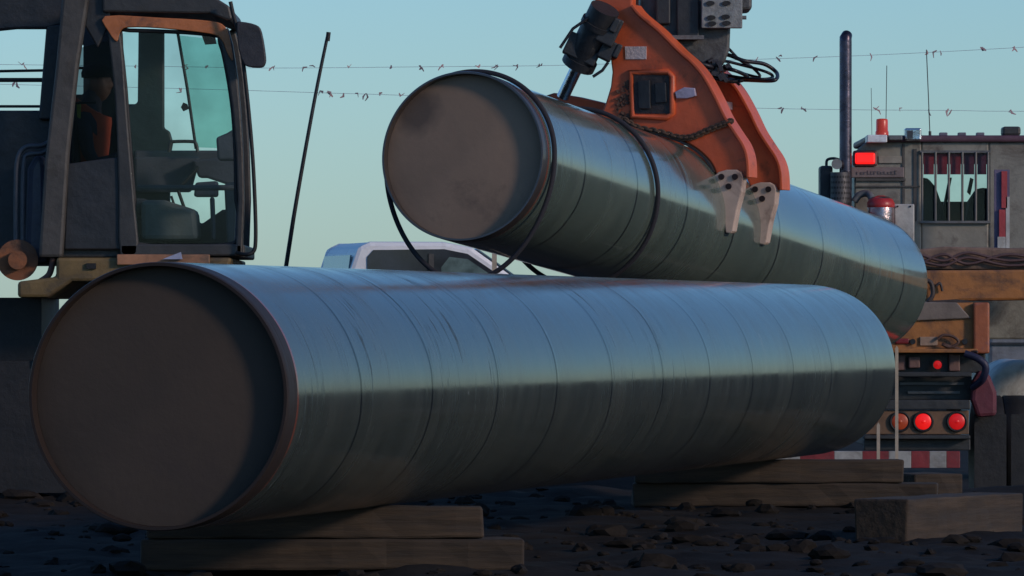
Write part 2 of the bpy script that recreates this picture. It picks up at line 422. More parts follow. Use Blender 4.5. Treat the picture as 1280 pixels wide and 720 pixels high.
# ---------------------------------------------------------------- timbers, stakes
def timber(c, d, rz, label, name='timber_beam', seed=0, grp='rough timbers under and around the lower pipe'):
    c = Vector(c); m = MB(); rnd = random.Random(seed)
    x, y, z = d[0]/2, d[1]/2, d[2]/2; nseg = max(4, int(d[0]/.12)); vs = []
    for i in range(nseg+1):
        X = -x+2*x*i/nseg
        for (a, b_) in ((-1, -1), (1, -1), (1, 1), (-1, 1)):
            vs.append(Vector((X+(rnd.uniform(-.012, .012) if i in (0, nseg) else 0), a*y+rnd.uniform(-.008, .008), z+b_*z+rnd.uniform(-.003, .003))))
    fs = [(0, 3, 2, 1), tuple(nseg*4+k for k in range(4))]
    fs += [(i*4+k, i*4+(k+1) % 4, (i+1)*4+(k+1) % 4, (i+1)*4+k) for i in range(nseg) for k in range(4)]
    m.add(vs, fs)
    o = m.build(name, WOOD, bevel=.012); o.location = c-Vector((0, 0, z)); o.rotation_euler = (0, 0, rz)
    return tag(o, label, 'timber', grp)
bt = 1.337-PR          # underside of the lower pipe
timber((1.56, 38.9, bt-.072), (1.62, .24, .14), .02, 'upper brown timber carrying the far end of the lower pipe', seed=1)
timber((1.66, 38.95, bt-.214), (1.86, .30, .14), -.03, 'lower brown timber on the dirt under the far end of the lower pipe', seed=2)
timber((-.88, 28.7, bt-.072), (1.5, .24, .14), .03, 'upper brown timber carrying the plugged end of the lower pipe', seed=3)
timber((-.80, 28.7, bt-.214), (1.7, .30, .14), -.02, 'lower brown timber on the dirt under the plugged end of the lower pipe', seed=4)
timber((2.62, 40.6, .60), (.34, .5, .16), .3, 'short timber offcut on the dirt under the striped truck bumper', seed=5)
timber((2.25, 33.6, .60), (1.5, .30, .24), 1.08, 'loose square timber lying on the dark dirt in front of the truck', seed=6)
def stake(px, y0, y1, Y, w_, label):
    m = MB(); a, b_ = U(px, y0, Y), U(px, y1, Y); b_.z = min(b_.z, hgt(b_.x, b_.y)-.05)
    W = w_*Y/F
    m.bb((a.x-W/2, Y, b_.z), (a.x+W/2, Y+.02, a.z-.02)).add([(a.x-W/2, Y, a.z-.02), (a.x+W/2, Y, a.z-.02), (a.x, Y, a.z), (a.x-W/2, Y+.02, a.z-.02), (a.x+W/2, Y+.02, a.z-.02), (a.x, Y+.02, a.z)], [(0, 1, 2), (5, 4, 3), (0, 2, 5, 3), (2, 1, 4, 5)])
    return tag(m.build('survey_stake', WOODP, origin=(a.x, Y, b_.z)), label, 'stake', 'thin wooden survey stakes')
stake(618, 314, 600, 52, 6, 'thin pale wooden stake between the pickup and the underside of the raised pipe')
stake(1098, 528, 640, 46.5, 4, 'short pale stake standing by the far end of the lower pipe')
stake(1121, 432, 640, 48.6, 4, 'taller pale stake between the far pipe end and the truck tail lamps')

# thin leaning whip
m = MB(); pts = crom([U(300, 705, 43), U(358, 330, 43), U(369, 260, 43), U(383, 180, 43), U(397, 105, 43), U(410, 42, 43)], 6)
pts[0].z = hgt(pts[0].x, 43)-.05
m.tube(pts, [.016-.005*i/(len(pts)-1) for i in range(len(pts))], 8)
wh = thing('whip_pole', pts[0], 'thin dark leaning whip pole between the excavator mirror and the raised pipe', 'pole')
m.build('pole', DARK, wh)
MB().tube([pts[-1]-Vector((.003, 0, .05)), pts[-1]+Vector((.004, 0, .01))], .015, 8).build('tip', BLACK, wh)

# ---------------------------------------------------------------- lines of small streamers across the sky
def flag_line(name, path, flags, Y, label):
    base = U(path[0][0], path[0][1], Y)
    t = thing(name, base, label, 'flag line', 'flag lines strung across the sky')
    pts = crom([U(a, b_, Y) for a, b_ in path], 8)
    MB().tube(pts, .0024, 6).build('wire', mat('thin_wire', (.42, .50, .55), .6), t)
    rnd = random.Random(len(flags))
    def wy(px):
        for (a, b_), (c, d) in zip(path, path[1:]):
            if a <= px <= c: return b_+(d-b_)*(px-a)/(c-a)
        return path[-1][1]
    for px in flags:
        f = MB(); c = U(px, wy(px), Y); n_ = rnd.choice([1, 2, 2])
        for q in range(n_):
            an = rnd.uniform(-2.9, -.2); L = rnd.uniform(.03, .075); wd = rnd.uniform(.006, .012)
            d = Vector((math.cos(an), rnd.uniform(-.3, .3), math.sin(an))).normalized()
            o = c+Vector((rnd.uniform(-.02, .02), 0, .004+rnd.uniform(0, .02)))
            k = Vector((d.z, 0, -d.x)); p1 = o+d*L*.55+k*rnd.uniform(-.02, .02); p2 = o+d*L+k*rnd.uniform(-.03, .03)
            th = Vector((0, .004, 0))
            vs = []
            for p, ww in ((o, wd*.5), (p1, wd), (p2, wd*.5)):
                vs += [p-k*ww-th, p+k*ww-th, p+k*ww+th, p-k*ww+th]
            fs = [(0, 3, 2, 1), (8, 9, 10, 11)]+[(i*4+j, i*4+(j+1) % 4, (i+1)*4+(j+1) % 4, (i+1)*4+j) for i in range(2) for j in range(4)]
            f.add(vs, fs)
        f.build('streamer', mat('dark_ribbon', (.18, .14, .17), .8) if rnd.random() < .4 else mat('red_ribbon', (.42, .27, .28), .8), t)
flag_line('flag_line', [(-900, 60), (-300, 76), (200, 83), (342, 85), (526, 83.5), (680, 82), (820, 78), (950, 74), (1087, 69), (1262, 60), (1500, 45), (2200, 0)],
          [30, 96, 168, 235, 262, 342, 384, 433, 488, 526, 556, 600, 620, 649, 676, 790, 850, 947, 972, 1020, 1087, 1158, 1173, 1225, 1268], 60,
          'upper thin wire with small dark streamers crossing the sky above the pickup')
flag_line('flag_line', [(-900, 80), (-300, 98), (200, 110), (402, 116), (500, 119), (700, 127), (900, 134), (1050, 137), (1188, 138), (1262, 139), (1500, 138), (2200, 120)],
          [20, 60, 178, 226, 402, 409, 430, 443, 457, 480, 500, 560, 978, 1003, 1050, 1092, 1128, 1158, 1188, 1262], 60,
          'lower thin wire with small dark streamers passing behind the raised pipe')

# ---------------------------------------------------------------- excavator on the left
EY, EF = 40.6, 42.1          # near and far side of its cab
ex = thing('excavator', (U(150, 0, 41.3).x, 41.3, .5), 'excavator with dark cab, orange roof edge, curved door glass and side mirror', 'excavator')
# cab shell -----------------------------------------------------
cabp = MB()
Bp = [(133, 26), (146, 28), (153, 60), (158, 130), (164, 205), (169, 262), (172, 316), (150, 316), (148, 240), (144, 130), (137, 60)]
cabp.prism([(p.x, p.y) for p in crom([(x, y, 0) for x, y in Bp], 3, True)], EY, .09)
Ap = [(285, 34), (291, 56), (297, 96), (301, 140), (304, 190), (305.5, 250), (303, 318), (294, 318), (297, 250), (295, 190), (291, 140), (285, 96), (277, 60), (270, 44)]
cabp.prism(Ap, EY, .10)
# far-side copies of the posts
cabp.prism([(x+8, y) for x, y in Ap], EF, .08)
cabp.prism([(173, 36), (205, 38), (205, 160), (212, 164), (216, 178), (212, 200), (213, 320), (158, 320), (160, 135), (172, 128)], EF-.05, .08)
cabp.pbox(150, 305, 303, 320, EY, .10)
cabp.pbox(60, 306, 306, 322, EY+.08, 1.55)
cab = cabp.build('cab', DGREY, ex, bevel=.012)
MB().prism([(128, -8), (268, -4), (287, 8), (291, 24), (286, 26), (262, 17), (128, 15)], EY-.02, 1.62).build('roof', DGREY, cab, bevel=.03)
MB().prism([(p.x, p.y) for p in crom([(x, y, 0) for x, y in [(131, 20), (200, 22), (262, 26), (281, 33), (288, 52), (291, 76), (284, 66), (277, 50), (262, 42), (200, 35), (160, 34), (150, 40), (146, 52), (136, 40)]], 3, True)], EY-.015, .07).build('roof_trim', mat('orange_brown_trim', (.46, .15, .05), .35, dirt=(.06, .04, .03), dirt_amt=.4), cab, bevel=.008)
# door seal, glass
seal = MB(); ring = [(151, 43), (162, 38), (262, 43), (275, 54), (284, 92), (291, 140), (294, 190), (295, 250), (293, 304), (173, 305), (168, 250), (163, 190), (157, 110)]
R3 = crom([U(x, y, EY+.03) for x, y in ring], 3, True)
seal.tube(R3, .013, 8, closed=True)
door = MB().prism(ring, EY+.035, .006).build('door_window', GLASS, cab)
seal.build('rubber_seal', BLACK, door)
MB().prism([(222, 44), (276, 50), (290, 110), (297, 170), (297, 186), (243, 184)], EF-.35, .006).build('windscreen', GLASST, cab)
MB().tube([U(222, 40, EF-.36), U(234, 110, EF-.36), U(245, 186, EF-.36)], .010, 8).build('wiper_arm', BLACK, cab)
MB().prism([(229, 128), (234, 130), (236, 136), (229, 139), (226, 134)], EF-.4, .03).build('latch', BLACK, cab)
MB().prism([(252, 44), (268, 44), (270, 54), (256, 55)], EY+.3, .1).build('work_lamp', BLACK, cab)
# interior
it = MB()
it.pbox(168, 188, 300, 202, EF-.15, .1)
it.prism([(168, 196), (250, 196), (238, 240), (168, 240)], EF-.25, .12)
it.pbox(170, 231, 300, 238, EY+.2, .04)
it.prism([(240, 200), (300, 196), (300, 236), (258, 222), (248, 222)], EF-.4, .18)
it.prism([(244, 228), (272, 226), (272, 246), (242, 246)], EY+.5, .15)
it.prism([(262, 246), (268, 246), (270, 300), (264, 300)], EY+.5, .05)
it.prism([(280, 230), (300, 225), (300, 310), (284, 310)], EY+.5, .4)
it.prism([(170, 255), (205, 250), (252, 280), (278, 262), (300, 262), (300, 312), (170, 312)], EF-.5, .3)
it.prism([(270, 172), (284, 166), (294, 160), (294, 200), (272, 200)], EY+.6, .25)
each(it, 'console', mat('console_plastic', (.05, .055, .075), .6), cab, bevel=.015)
MB().tube(crom([U(211, 190, EY+.5), U(213, 179, EY+.5), U(218, 177, EY+.5), U(240, 177, EY+.5), U(245, 180, EY+.5), U(247, 190, EY+.5)], 5), .011, 8).build('grab_handle', DGREY, cab)
each(MB().tube(crom([U(224, 234, EY+.5), U(236, 222, EY+.5), U(248, 208, EY+.5)], 5), .011, 8).tube([U(222, 236, EY+.5), U(231, 262, EY+.5)], .011, 8).tube([U(214, 245, EY+.5), U(222, 268, EY+.5)], .008, 8), 'control_lever', BLACK, cab)
st = MB()
st.prism([(176, 250), (206, 250), (244, 262), (248, 300), (176, 300)], EY+.45, .5)
st.build('seat_base', mat('grey_box', (.12, .13, .13), .7), cab, bevel=.03)
# rear of the cab: slanted bars, dark lower wall, far side panels
rr = MB()
rr.prism([(100, -10), (112, -10), (98, 80), (86, 190), (78, 322), (48, 322), (56, 200), (70, 80), (78, -10)], EY-.06, .12)
rr.build('guard_post', mat('guard_grey', (.060, .056, .052), .6, dirt=(.03, .025, .02), dirt_amt=.5), cab, bevel=.02)
lw = MB()
lw.prism([(84, 205), (118, 200), (150, 196), (152, 312), (80, 312)], EY+.02, .05)
lw.prism([(104, 30), (150, 30), (150, 130), (170, 130), (170, 320), (60, 320), (66, 120), (84, 118), (104, 118)], EF+.05, .05)
lw.prism([(60, -10), (106, -10), (106, 56), (60, 56)], EF+.05, .05)
lw.prism([(110, -10), (140, -10), (137, 30), (122, 60), (106, 32)], EY+.02, .05)
each(lw, 'rear_panel', DARK, cab, bevel=.01)
MB().prism([(100, 60), (137, 50), (150, 196), (88, 205)], EY+.04, .005).build('rear_window', GLASSR, cab)
each(MB().tube([U(80, 85, EF), U(108, 85, EF)], .009, 8).tube([U(84, 129, EY+.5), U(120, 128, EY+.5)], .009, 8), 'cross_bar', BLACK, cab)
# operator seat
MB().prism([(84, 130), (97, 124), (100, 190), (106, 258), (160, 262), (160, 284), (90, 284), (84, 200)], EY+.55, .5).build('seat', SEAT, cab, bevel=.04)
# mirror on its rail
mr_ = MB().tube(crom([U(288, 2, EY-.1), U(292, 20, EY-.1), U(300, 50, EY-.1), U(305, 85, EY-.1), U(311, 140, EY-.1), U(316, 200, EY-.1), U(319, 262, EY-.1), U(319.5, 300, EY-.1), U(317, 314, EY-.1), U(308, 318, EY-.1), U(296, 316, EY-.02)], 5), .0125, 8).build('handrail', BLACK, cab)
MB().prism([(p.x, p.y) for p in crom([(x, y, 0) for x, y in [(296, 30), (301, 27), (320, 31), (327, 40), (332, 70), (331, 80), (326, 84), (310, 83), (304, 78), (298, 60)]], 3, True)], EY-.16, .10).build('mirror', mat('mirror_shell', (.03, .028, .033), .5), cab, bevel=.02)
# deck beneath the cab
dk = MB().prism([(70, 322), (290, 322), (282, 350), (90, 352), (60, 372), (22, 372), (22, 352), (70, 346)], EY-.1, 2.2).build('deck', YELLOW_D, ex, bevel=.02)
MB().pbox(146, 318, 262, 331, EY-.14, .05).build('step_plate', mat('orange_step', (.36, .17, .09), .5, dirt=(.1, .07, .05), dirt_amt=.4), dk, bevel=.006)
MB().prism([(203, 324), (226, 315), (228, 324)], EY-.17, .02).build('tag_plate', mat('pale_blue_tag', (.33, .36, .5), .5), dk)
MB().pbox(108, 329, 120, 336, EY-.12, .03).build('latch', BLACK, dk)
# left part: guard frame with open window and bars, boom foot, pin, hoses
fr = MB()
fr.prism([(-60, -10), (82, -10), (82, 30), (58, 36), (20, 36), (-20, 40), (-60, 40)], EY+.35, .1)
fr.prism([(58, 30), (84, 30), (66, 150), (48, 150)], EY+.35, .1)
fr.prism([(-60, 138), (70, 138), (64, 330), (-60, 330)], EY+.4, 1.5)
fr.build('engine_cowl', DARK, ex, bevel=.015)
each(MB().tube([U(-60, 90, EY+.45), U(56, 88, EY+.45)], .009, 8).tube([U(-60, 100, EY+.45), U(54, 100, EY+.45)], .014, 8).tube([U(-60, 133, EY+.45), U(52, 133, EY+.45)], .009, 8), 'guard_rail', BLACK, ex)
hs = MB()
for dx, dr in ((0, 0), (8, 9)):
    hs.tube(crom([U(20+dx, 300, EY+.1), U(20+dx, 240, EY+.1), U(22+dx, 200, EY+.1), U(32+dx*.6, 184+dr, EY+.1), U(52, 182+dr, EY+.1), U(64, 176+dr, EY+.1)], 5), .016, 8)
hs.build('hydraulic_hose', mat('grey_hose', (.07, .07, .08), .5), ex)
hb = MB().prism([(34, 210), (46, 190), (58, 200), (60, 330), (30, 330)], EY+.15, .25).build('lift_ram', mat('ram_grey', (.06, .06, .085), .4), ex, bevel=.05)
MB().cyl(U(22, 325, EY+.05), U(22, 325, EY+.4), .13, seg=36).cyl(U(22, 325, EY-.02), U(22, 325, EY+.05), .06, seg=24).build('pivot_boss', mat('boss_rust_orange', (.22, .075, .025), .6, dirt=(.05, .03, .02), dirt_amt=.6), ex)
MB().tube(crom([U(62, 300, EY), U(66, 320, EY), U(62, 342, EY), U(50, 352, EY)], 5), .02, 8).build('bracket', mat('rusty_bracket', (.13, .06, .045), .7), ex)
# undercarriage
for yy in (41.0, 43.3):
    tr = MB(); cx = U(150, 0, 41.3).x-.6; L = 1.9; prof = []
    for k in range(13): a = PI/2+PI*k/12; prof.append((cx-L+.42*math.cos(a), .97+.42*math.sin(a)))
    for k in range(13): a = -PI/2+PI*k/12; prof.append((cx+L-.2+.42*math.cos(a), .97+.42*math.sin(a)))
    n_ = len(prof)
    tr.add([(x, yy-.25, z) for x, z in prof]+[(x, yy+.25, z) for x, z in prof], [tuple(range(n_)), tuple(range(2*n_-1, n_-1, -1))]+[(i, (i+1) % n_, (i+1) % n_+n_, i+n_) for i in range(n_)])
    to = tr.build('track', BLACK, ex)
    pads = MB()
    for k in range(46):
        s_ = k/46*n_; i = int(s_); q = s_-i; p = Vector(prof[i]).lerp(Vector(prof[(i+1) % n_]), q) if False else Vector((prof[i][0]+(prof[(i+1) % n_][0]-prof[i][0])*q, prof[i][1]+(prof[(i+1) % n_][1]-prof[i][1])*q))
        pads.box((p.x, yy, p.y), (.07, .56, .06))
    pads.build('track_pads', DARK, to)
    each(MB().cyl((cx-L, yy-.28, .97), (cx-L, yy+.28, .97), .3).cyl((cx+L-.2, yy-.28, .97), (cx+L-.2, yy+.28, .97), .26), 'sprocket', YELLOW_D, to)
MB().pbox(-60, 372, 52, 470, 41.3, 1.6).build('lower_frame', BLACK, ex)
MB().cyl((ex.location.x+.15, 42.1, .9), (ex.location.x+.15, 42.1, 2.0), .3).build('slew_ring', DARK, ex)
# boom and stick, above the frame, ending over the grab
def beam(mb, a, b_, wa, wb, ty):
    a, b_ = Vector(a), Vector(b_); d = (b_-a).normalized(); k = Vector((0, 1, 0)); k = (k-d*k.dot(d)).normalized(); u = d.cross(k)
    vs = []
    for p, ww in ((a, wa), (b_, wb)):
        for s1, s2 in ((-1, -1), (1, -1), (1, 1), (-1, 1)): vs.append(p+u*s1*ww/2+k*s2*ty/2)
    mb.add(vs, [(0, 3, 2, 1), (4, 5, 6, 7)]+[(i, (i+1) % 4, (i+1) % 4+4, i+4) for i in range(4)])
bo = MB(); p0, p1, p2, p3 = U(-160, 300, 42.4), U(120, -520, 42.9), U(560, -640, 43.6), U(900, -330, 44.2)
beam(bo, p0, p1, .5, .6, .4); beam(bo, p1, p2, .6, .5, .42); beam(bo, p2, p3, .5, .35, .38)
bo.build('boom', ORANGE_D, ex, bevel=.02)
sk = MB(); beam(sk, U(905, -420, 44.2), U(868, -70, 44.2), .42, .34, .34); sk.build('stick', ORANGE_D, ex, bevel=.02)

# ---------------------------------------------------------------- operator (sits in the cab)
op = thing('person', U(110, 262, 41.35), 'seated operator in an orange hi-vis vest with yellow stripe inside the excavator cab', 'person')
def skin_body(name, V, E, R_, m_, parent, sub=2, root=0):
    off = ROOT[parent.name]
    me = bpy.data.meshes.new(name); me.from_pydata([Vector(v)-off for v in V], E, []); me.update()
    o = bpy.data.objects.new(name, me); COL.objects.link(o); o.parent = parent; me.materials.append(m_); ROOT[o.name] = off
    md = o.modifiers.new('skin', 'SKIN'); md.use_smooth_shade = True
    sv = me.skin_vertices[0].data if me.skin_vertices else None
    if sv is None:
        bpy.context.view_layer.objects.active = o; sv = me.skin_vertices[0].data
    for i, r in enumerate(R_):
        sv[i].radius = (r, r) if not isinstance(r, tuple) else r; sv[i].use_root = (i == root)
    s2 = o.modifiers.new('sub', 'SUBSURF'); s2.levels = sub; s2.render_levels = sub
    return o
OY = 41.35
def O(px, py, dy=0): p = U(px, py, OY); p.y += dy; return p
V = [O(104, 268), O(103, 225), O(103, 180), O(107, 142), O(114, 124), O(121, 113), O(124, 96), O(123, 84)]
E = [(i, i+1) for i in range(7)]; Rr = [.15, .14, .155, .15, .06, .07, .095, .075]
for s_ in (-1, 1):
    b0 = len(V)
    V += [O(106, 150, s_*.17), O(112, 190, s_*.21), O(122, 205, s_*.2), O(140, 200, s_*.15), O(150, 196, s_*.14)]
    Rr += [.062, .048, .04, .032, .036]; E += [(3, b0), (b0, b0+1), (b0+1, b0+2), (b0+2, b0+3), (b0+3, b0+4)]
    for k in range(4):
        c = len(V); V += [O(156, 193+k*3.5, s_*.13), O(160+(1.5-abs(k-1.5)), 196+k*3.5, s_*.12), O(159, 201+k*2.6, s_*.12)]
        Rr += [.010, .009, .007]; E += [(b0+4, c), (c, c+1), (c+1, c+2)]
    c = len(V); V += [O(150, 189, s_*.11), O(154, 186, s_*.10)]; Rr += [.011, .009]; E += [(b0+4, c), (c, c+1)]
    b1 = len(V); V += [O(118, 270, s_*.1), O(190, 258, s_*.13), O(200, 296, s_*.13), O(214, 303, s_*.13)]
    Rr += [.09, .07, .05, .04]; E += [(0, b1), (b1, b1+1), (b1+1, b1+2), (b1+2, b1+3)]
skin_body('body', V, E, Rr, CLOTH, op, 1)
vs_ = MB(); vp = [O(104, 232), O(103, 180), O(107, 142), O(111, 132)]
vs_.tube(crom(vp, 4), [.17]*4+[.178]*4+[.172]*4+[.11], 20); vs_.build('safety_vest', HIVIS, op)
MB().prism([(94, 128), (101, 126), (101, 176), (95, 178)], OY-.185, .02).build('reflective_stripe', HIYEL, op)
bmh = bmesh.new(); bmesh.ops.create_icosphere(bmh, subdivisions=4, radius=1.0); hc = O(122, 104); hv = []
for v in bmh.verts:                       # looks along +X (forward, out of the windscreen), slightly towards us
    x, y, z = v.co; p = Vector((x*.098, y*.076, z*.122))
    if x > 0:
        p.x += .026*math.exp(-(y/.16)**2-((z+.12)/.22)**2)                    # nose
        p.x -= .012*math.exp(-((abs(y)-.40)/.17)**2-((z-.10)/.13)**2)         # eye sockets
        p.x += .008*math.exp(-(y/.35)**2-((z+.50)/.10)**2)-.007*math.exp(-(y/.35)**2-((z+.42)/.035)**2)   # lips
        p.x += .010*math.exp(-(y/.3)**2-((z+.85)/.2)**2)                      # chin
    if z < 0: p.y *= 1+.25*z*abs(z)
    p.y += math.copysign(.014, y)*math.exp(-((abs(y)-1)/.12)**2-((x+.05)/.14)**2-((z+.0)/.22)**2)      # ears
    hv.append(hc+Matrix.Rotation(-.5, 3, 'Z') @ p)
hd = MB(); hd.add(hv, [tuple(v.index for v in f.verts) for f in bmh.faces], True); bmh.free(); hd.build('head', SKIN, op)
MB().lathe([(.102, 0), (.104, .03), (.094, .06), (.06, .085), (.02, .095)], Matrix.Translation(O(121.5, 97))).build('dark_cap', mat('dark_cap', (.014, .014, .016), .9), op)

# ---------------------------------------------------------------- orange pipe grab
GY, SL = 43.8, -.333          # station of the front frame on the pipe; the frames stand square to the pipe
gr = thing('pipe_grab', U(870, -40, 44.2), 'orange two-frame pipe grab with pale bolted tips clamped over the raised pipe', 'grab')
outer = [(735, -70), (790, -70), (790, 8), (800, 20), (824, 40), (848, 64), (866, 80), (880, 97), (894, 122), (906, 147), (918, 166), (929, 183), (934, 200), (935, 222)]
inner = [(897, 222), (890, 206), (880, 194), (866, 183), (848, 174), (830, 168), (812, 165), (792, 163), (772, 160), (752, 153), (750, 146), (757, 128), (763, 108), (765, 90), (762, 66), (756, 44), (749, 24), (744, 4), (740, -20)]
OUT = outer+inner
def sm2(pts, a, b_): return pts[:a]+[(p.x, p.y) for p in crom([(x, y, 0) for x, y in pts[a:b_]], 4)]+pts[b_:]
outer = sm2(outer, 2, len(outer)); inner = sm2(inner, 0, 10); OUT = outer+inner
def shift(pts, k): return [((x-817)*k+861, (y-271)*k+285.5) for x, y in pts]
fa = MB().prism(OUT, GY, .10, SL, 817).build('front_frame', ORANGE, gr, bevel=.012)
# flange plates along the outer edge (box section look)
def flange(mb, pts, Y, x0, wd, th=.02, out_=1):
    fr_ = []
    for px, py in pts:
        xr = U(x0, 0, Y).x; k = (px-640)/F; YY = (Y-SL*xr)/(1-SL*k); fr_.append(U(px, py, YY))
    nrm = Vector((-SL, 1, 0)).normalized()
    vs = []
    for i, p in enumerate(fr_):
        t = (fr_[min(i+1, len(fr_)-1)]-fr_[max(i-1, 0)]).normalized(); o = t.cross(nrm).normalized()*th
        vs += [p-nrm*wd*.25, p+nrm*wd, p+nrm*wd+o, p-nrm*wd*.25+o]
    fs = [(i*4+j, i*4+(j+1) % 4, (i+1)*4+(j+1) % 4, (i+1)*4+j) for i in range(len(fr_)-1) for j in range(4)]
    fs += [(0, 1, 2, 3), tuple(len(vs)-4+k for k in (3, 2, 1, 0))]
    mb.add(vs, fs)
fl = MB(); flange(fl, outer[2:], GY, 817, .16); fl.build('edge_flange', ORANGE, fa, bevel=.004)
fl = MB(); flange(fl, inner[2:36], GY, 817, .14, .015); fl.build('lining_strip', DARK, fa)
BACK = shift(OUT, .978)
fb = MB().prism(BACK, 44.62, .10, SL, 861).build('rear_frame', ORANGE, gr, bevel=.012)
fl = MB(); flange(fl, shift(outer[2:], .978), 44.62, 861, .16); fl.build('edge_flange', ORANGE, fb, bevel=.004)
# cross members between the frames
cm = MB()
for (x0, y0, x1, y1) in ((845, 110, 875, 150), (790, 95, 830, 130)):
    a, b_ = U((x0+x1)/2, (y0+y1)/2, 43.85), U((x0+x1)/2+42, (y0+y1)/2+14, 44.7)
    cm.cyl(a, b_, .08, seg=20)
each(cm, 'cross_tube', ORANGE, gr)
# left jaw, far side of the pipe
lj = [(680, 120), (692, 116), (722, 121), (756, 129), (770, 150), (760, 172), (738, 192), (722, 225), (716, 262), (718, 300), (706, 305), (690, 275), (684, 230), (688, 190), (696, 160)]
MB().prism(lj, 44.05, .12, SL, 817).build('left_jaw', ORANGE, gr, bevel=.012)
MB().prism(shift(lj, .978), 44.75, .12, SL, 861).build('left_jaw', ORANGE, gr, bevel=.012)
# pale bolted tips
def tip(k, Y, x0, par):
    P_ = [(892, 220), (898, 215), (908, 212), (920, 212), (926, 215), (929, 221), (927, 240), (921, 262), (916, 289), (913, 292), (907, 291), (905, 276), (903, 258), (898, 240)]
    if k: P_ = shift(P_, .978)
    t_ = MB().prism(P_, Y-.035, .10, SL, x0).build('claw_tip', BONE, par, bevel=.008)
    b_ = [(902, 221), (919, 221), (911, 233)]
    if k: b_ = shift(b_, .978)
    for q in b_:
        xr = U(x0, 0, Y).x; kk = (q[0]-640)/F; YY = (Y-.035-SL*xr)/(1-SL*kk); c = U(q[0], q[1], YY); nrm = Vector((-SL, 1, 0)).normalized()
        MB().cyl(c-nrm*.012, c+nrm*.02, .021, seg=12).build('bolt', mat('dark_bolt', (.03, .02, .022), .5, metal=.5), t_)
    e = [(892, 222), (898, 240), (903, 258), (905, 276), (907, 291), (904, 291), (901, 274), (898, 257), (893, 240), (888, 224)]
    if k: e = shift(e, .978)
    MB().prism(e, Y-.02, .16, SL, x0).build('inner_pad', mat('rust_pad', (.09, .05, .035), .8), t_)
tip(0, GY, 817, fa); tip(1, 44.62, 861, fb)
# recess as a flat panel, its shade put into the dark colour, with lip, stickers, bracket on the front frame
def onface(px, py, dep=0.0):
    xr = U(817, 0, GY).x; k = (px-640)/F; YY = (GY-SL*xr)/(1-SL*k); return U(px, py, YY)-Vector((-SL, 1, 0)).normalized()*dep
lip = MB(); q = [(789, 90), (836, 90), (841, 96), (841, 142), (834, 147), (791, 146)]
lip.tube([onface(x, y, .005) for x, y in q], .022, 8, closed=True); lip.build('recess_lip', ORANGE, fa)
MB().prism([(792, 94), (836, 94), (838, 142), (793, 142)], GY-.008, .02, SL, 817).build('recess', mat('recess_shade', (.035, .028, .028), .6, scale=20, dirt=(.09, .04, .03), dirt_amt=.3), fa)
each(MB().prism([(797, 101), (812, 100), (813, 136), (798, 136)], GY-.03, .02, SL, 817).prism([(818, 104), (832, 103), (833, 128), (819, 129)], GY-.026, .02, SL, 817), 'valve_block', DARK, fa, bevel=.006)
MB().prism([(781, 58), (808, 58), (808, 74), (782, 74)], GY-.006, .01, SL, 817).build('label_plate', STICK, fa)
MB().prism([(843, 115), (855, 109), (868, 110), (870, 120), (858, 123), (845, 123)], GY-.03, .04, SL, 817).build('hook_plate', mat('pale_lilac_steel', (.38, .33, .42), .35, dirt=(.1, .07, .08), dirt_amt=.4), fa, bevel=.006)
MB().prism([(902, 126), (915, 128), (915, 137), (903, 136)], 44.62-.012, .014, SL, 861).build('label_plate', STICK, fb)
dirtm = MB()
for i in range(90):
    x = random.uniform(770, 790); y = random.uniform(100, 156)
    if y < 120 and random.random() < .6: continue
    c = onface(x, y); dirtm.box(c, [random.uniform(.008, .028) for _ in range(3)], Matrix.Rotation(random.uniform(0, 3), 3, 'Y'))
dirtm.build('caked_mud', mat('caked_mud', (.10, .055, .04), .95), fa)
# greasy chain lying across the frame
ch = MB(); cp = crom([onface(782, 150, .03), onface(800, 160, .03), onface(826, 165, .03), onface(850, 172, .03), onface(868, 171, .03), onface(886, 163, .03), onface(904, 156, .03), onface(914, 152, .03)], 5)
for i in range(len(cp)-1):
    d = (cp[i+1]-cp[i]); c = (cp[i]+cp[i+1])/2; dn = d.normalized(); kk = Vector((0, 1, 0)) if i % 2 else dn.cross(Vector((0, 1, 0)))
    kk = (kk-dn*kk.dot(dn)).normalized()
    ch.tube([c+dn*math.cos(a)*.028+kk*math.sin(a)*.016 for a in [2*PI*j/10 for j in range(10)]], .009, 6, closed=True)
ch.build('chain', mat('greasy_chain', (.075, .045, .03), .85), gr)
# clamping ram
a, b_ = U(752, 20, 43.75), U(707, 84+30, 44.0)
d = (b_-a); 
ram = MB().cyl(a+d*-.1, a+d*.62, .105, seg=24).build('clamp_ram', DARK, gr)
MB().cyl(a+d*.6, a+d*1.08, .043, seg=20).build('ram_rod', CHROME, ram)
each(MB().cyl(a+d*.56, a+d*.66, .118, seg=24).cyl(a+d*.08, a+d*.14, .118, seg=24), 'ram_collar', DARK, ram)
blk = MB(); dn = d.normalized(); sd_ = Vector((dn.z, 0, -dn.x))
for t_, o_, sx, sz in ((.12, -.10, .13, .20), (.34, -.15, .10, .14), (.46, .02, .24, .16), (.04, -.12, .05, .10), (.30, -.22, .04, .10)):
    ang = math.atan2(dn.z, dn.x); M_ = Matrix.Rotation(-(ang+PI/2), 3, 'Y')
    blk.box(a+d*t_-sd_*o_*-1, (sx, .16, sz), M_)
each(blk, 'valve_block', DARK, ram, bevel=.01)
each(MB().tube([U(700, 60, 43.7)+Vector((0, 0, .0)), U(716, 36, 43.7), U(736, 22, 43.7)], .012, 6).tube([U(741, 96, 43.75), U(753, 88, 43.75), U(760, 78, 43.75)], .012, 6), 'hose_stub', HOSE, ram)
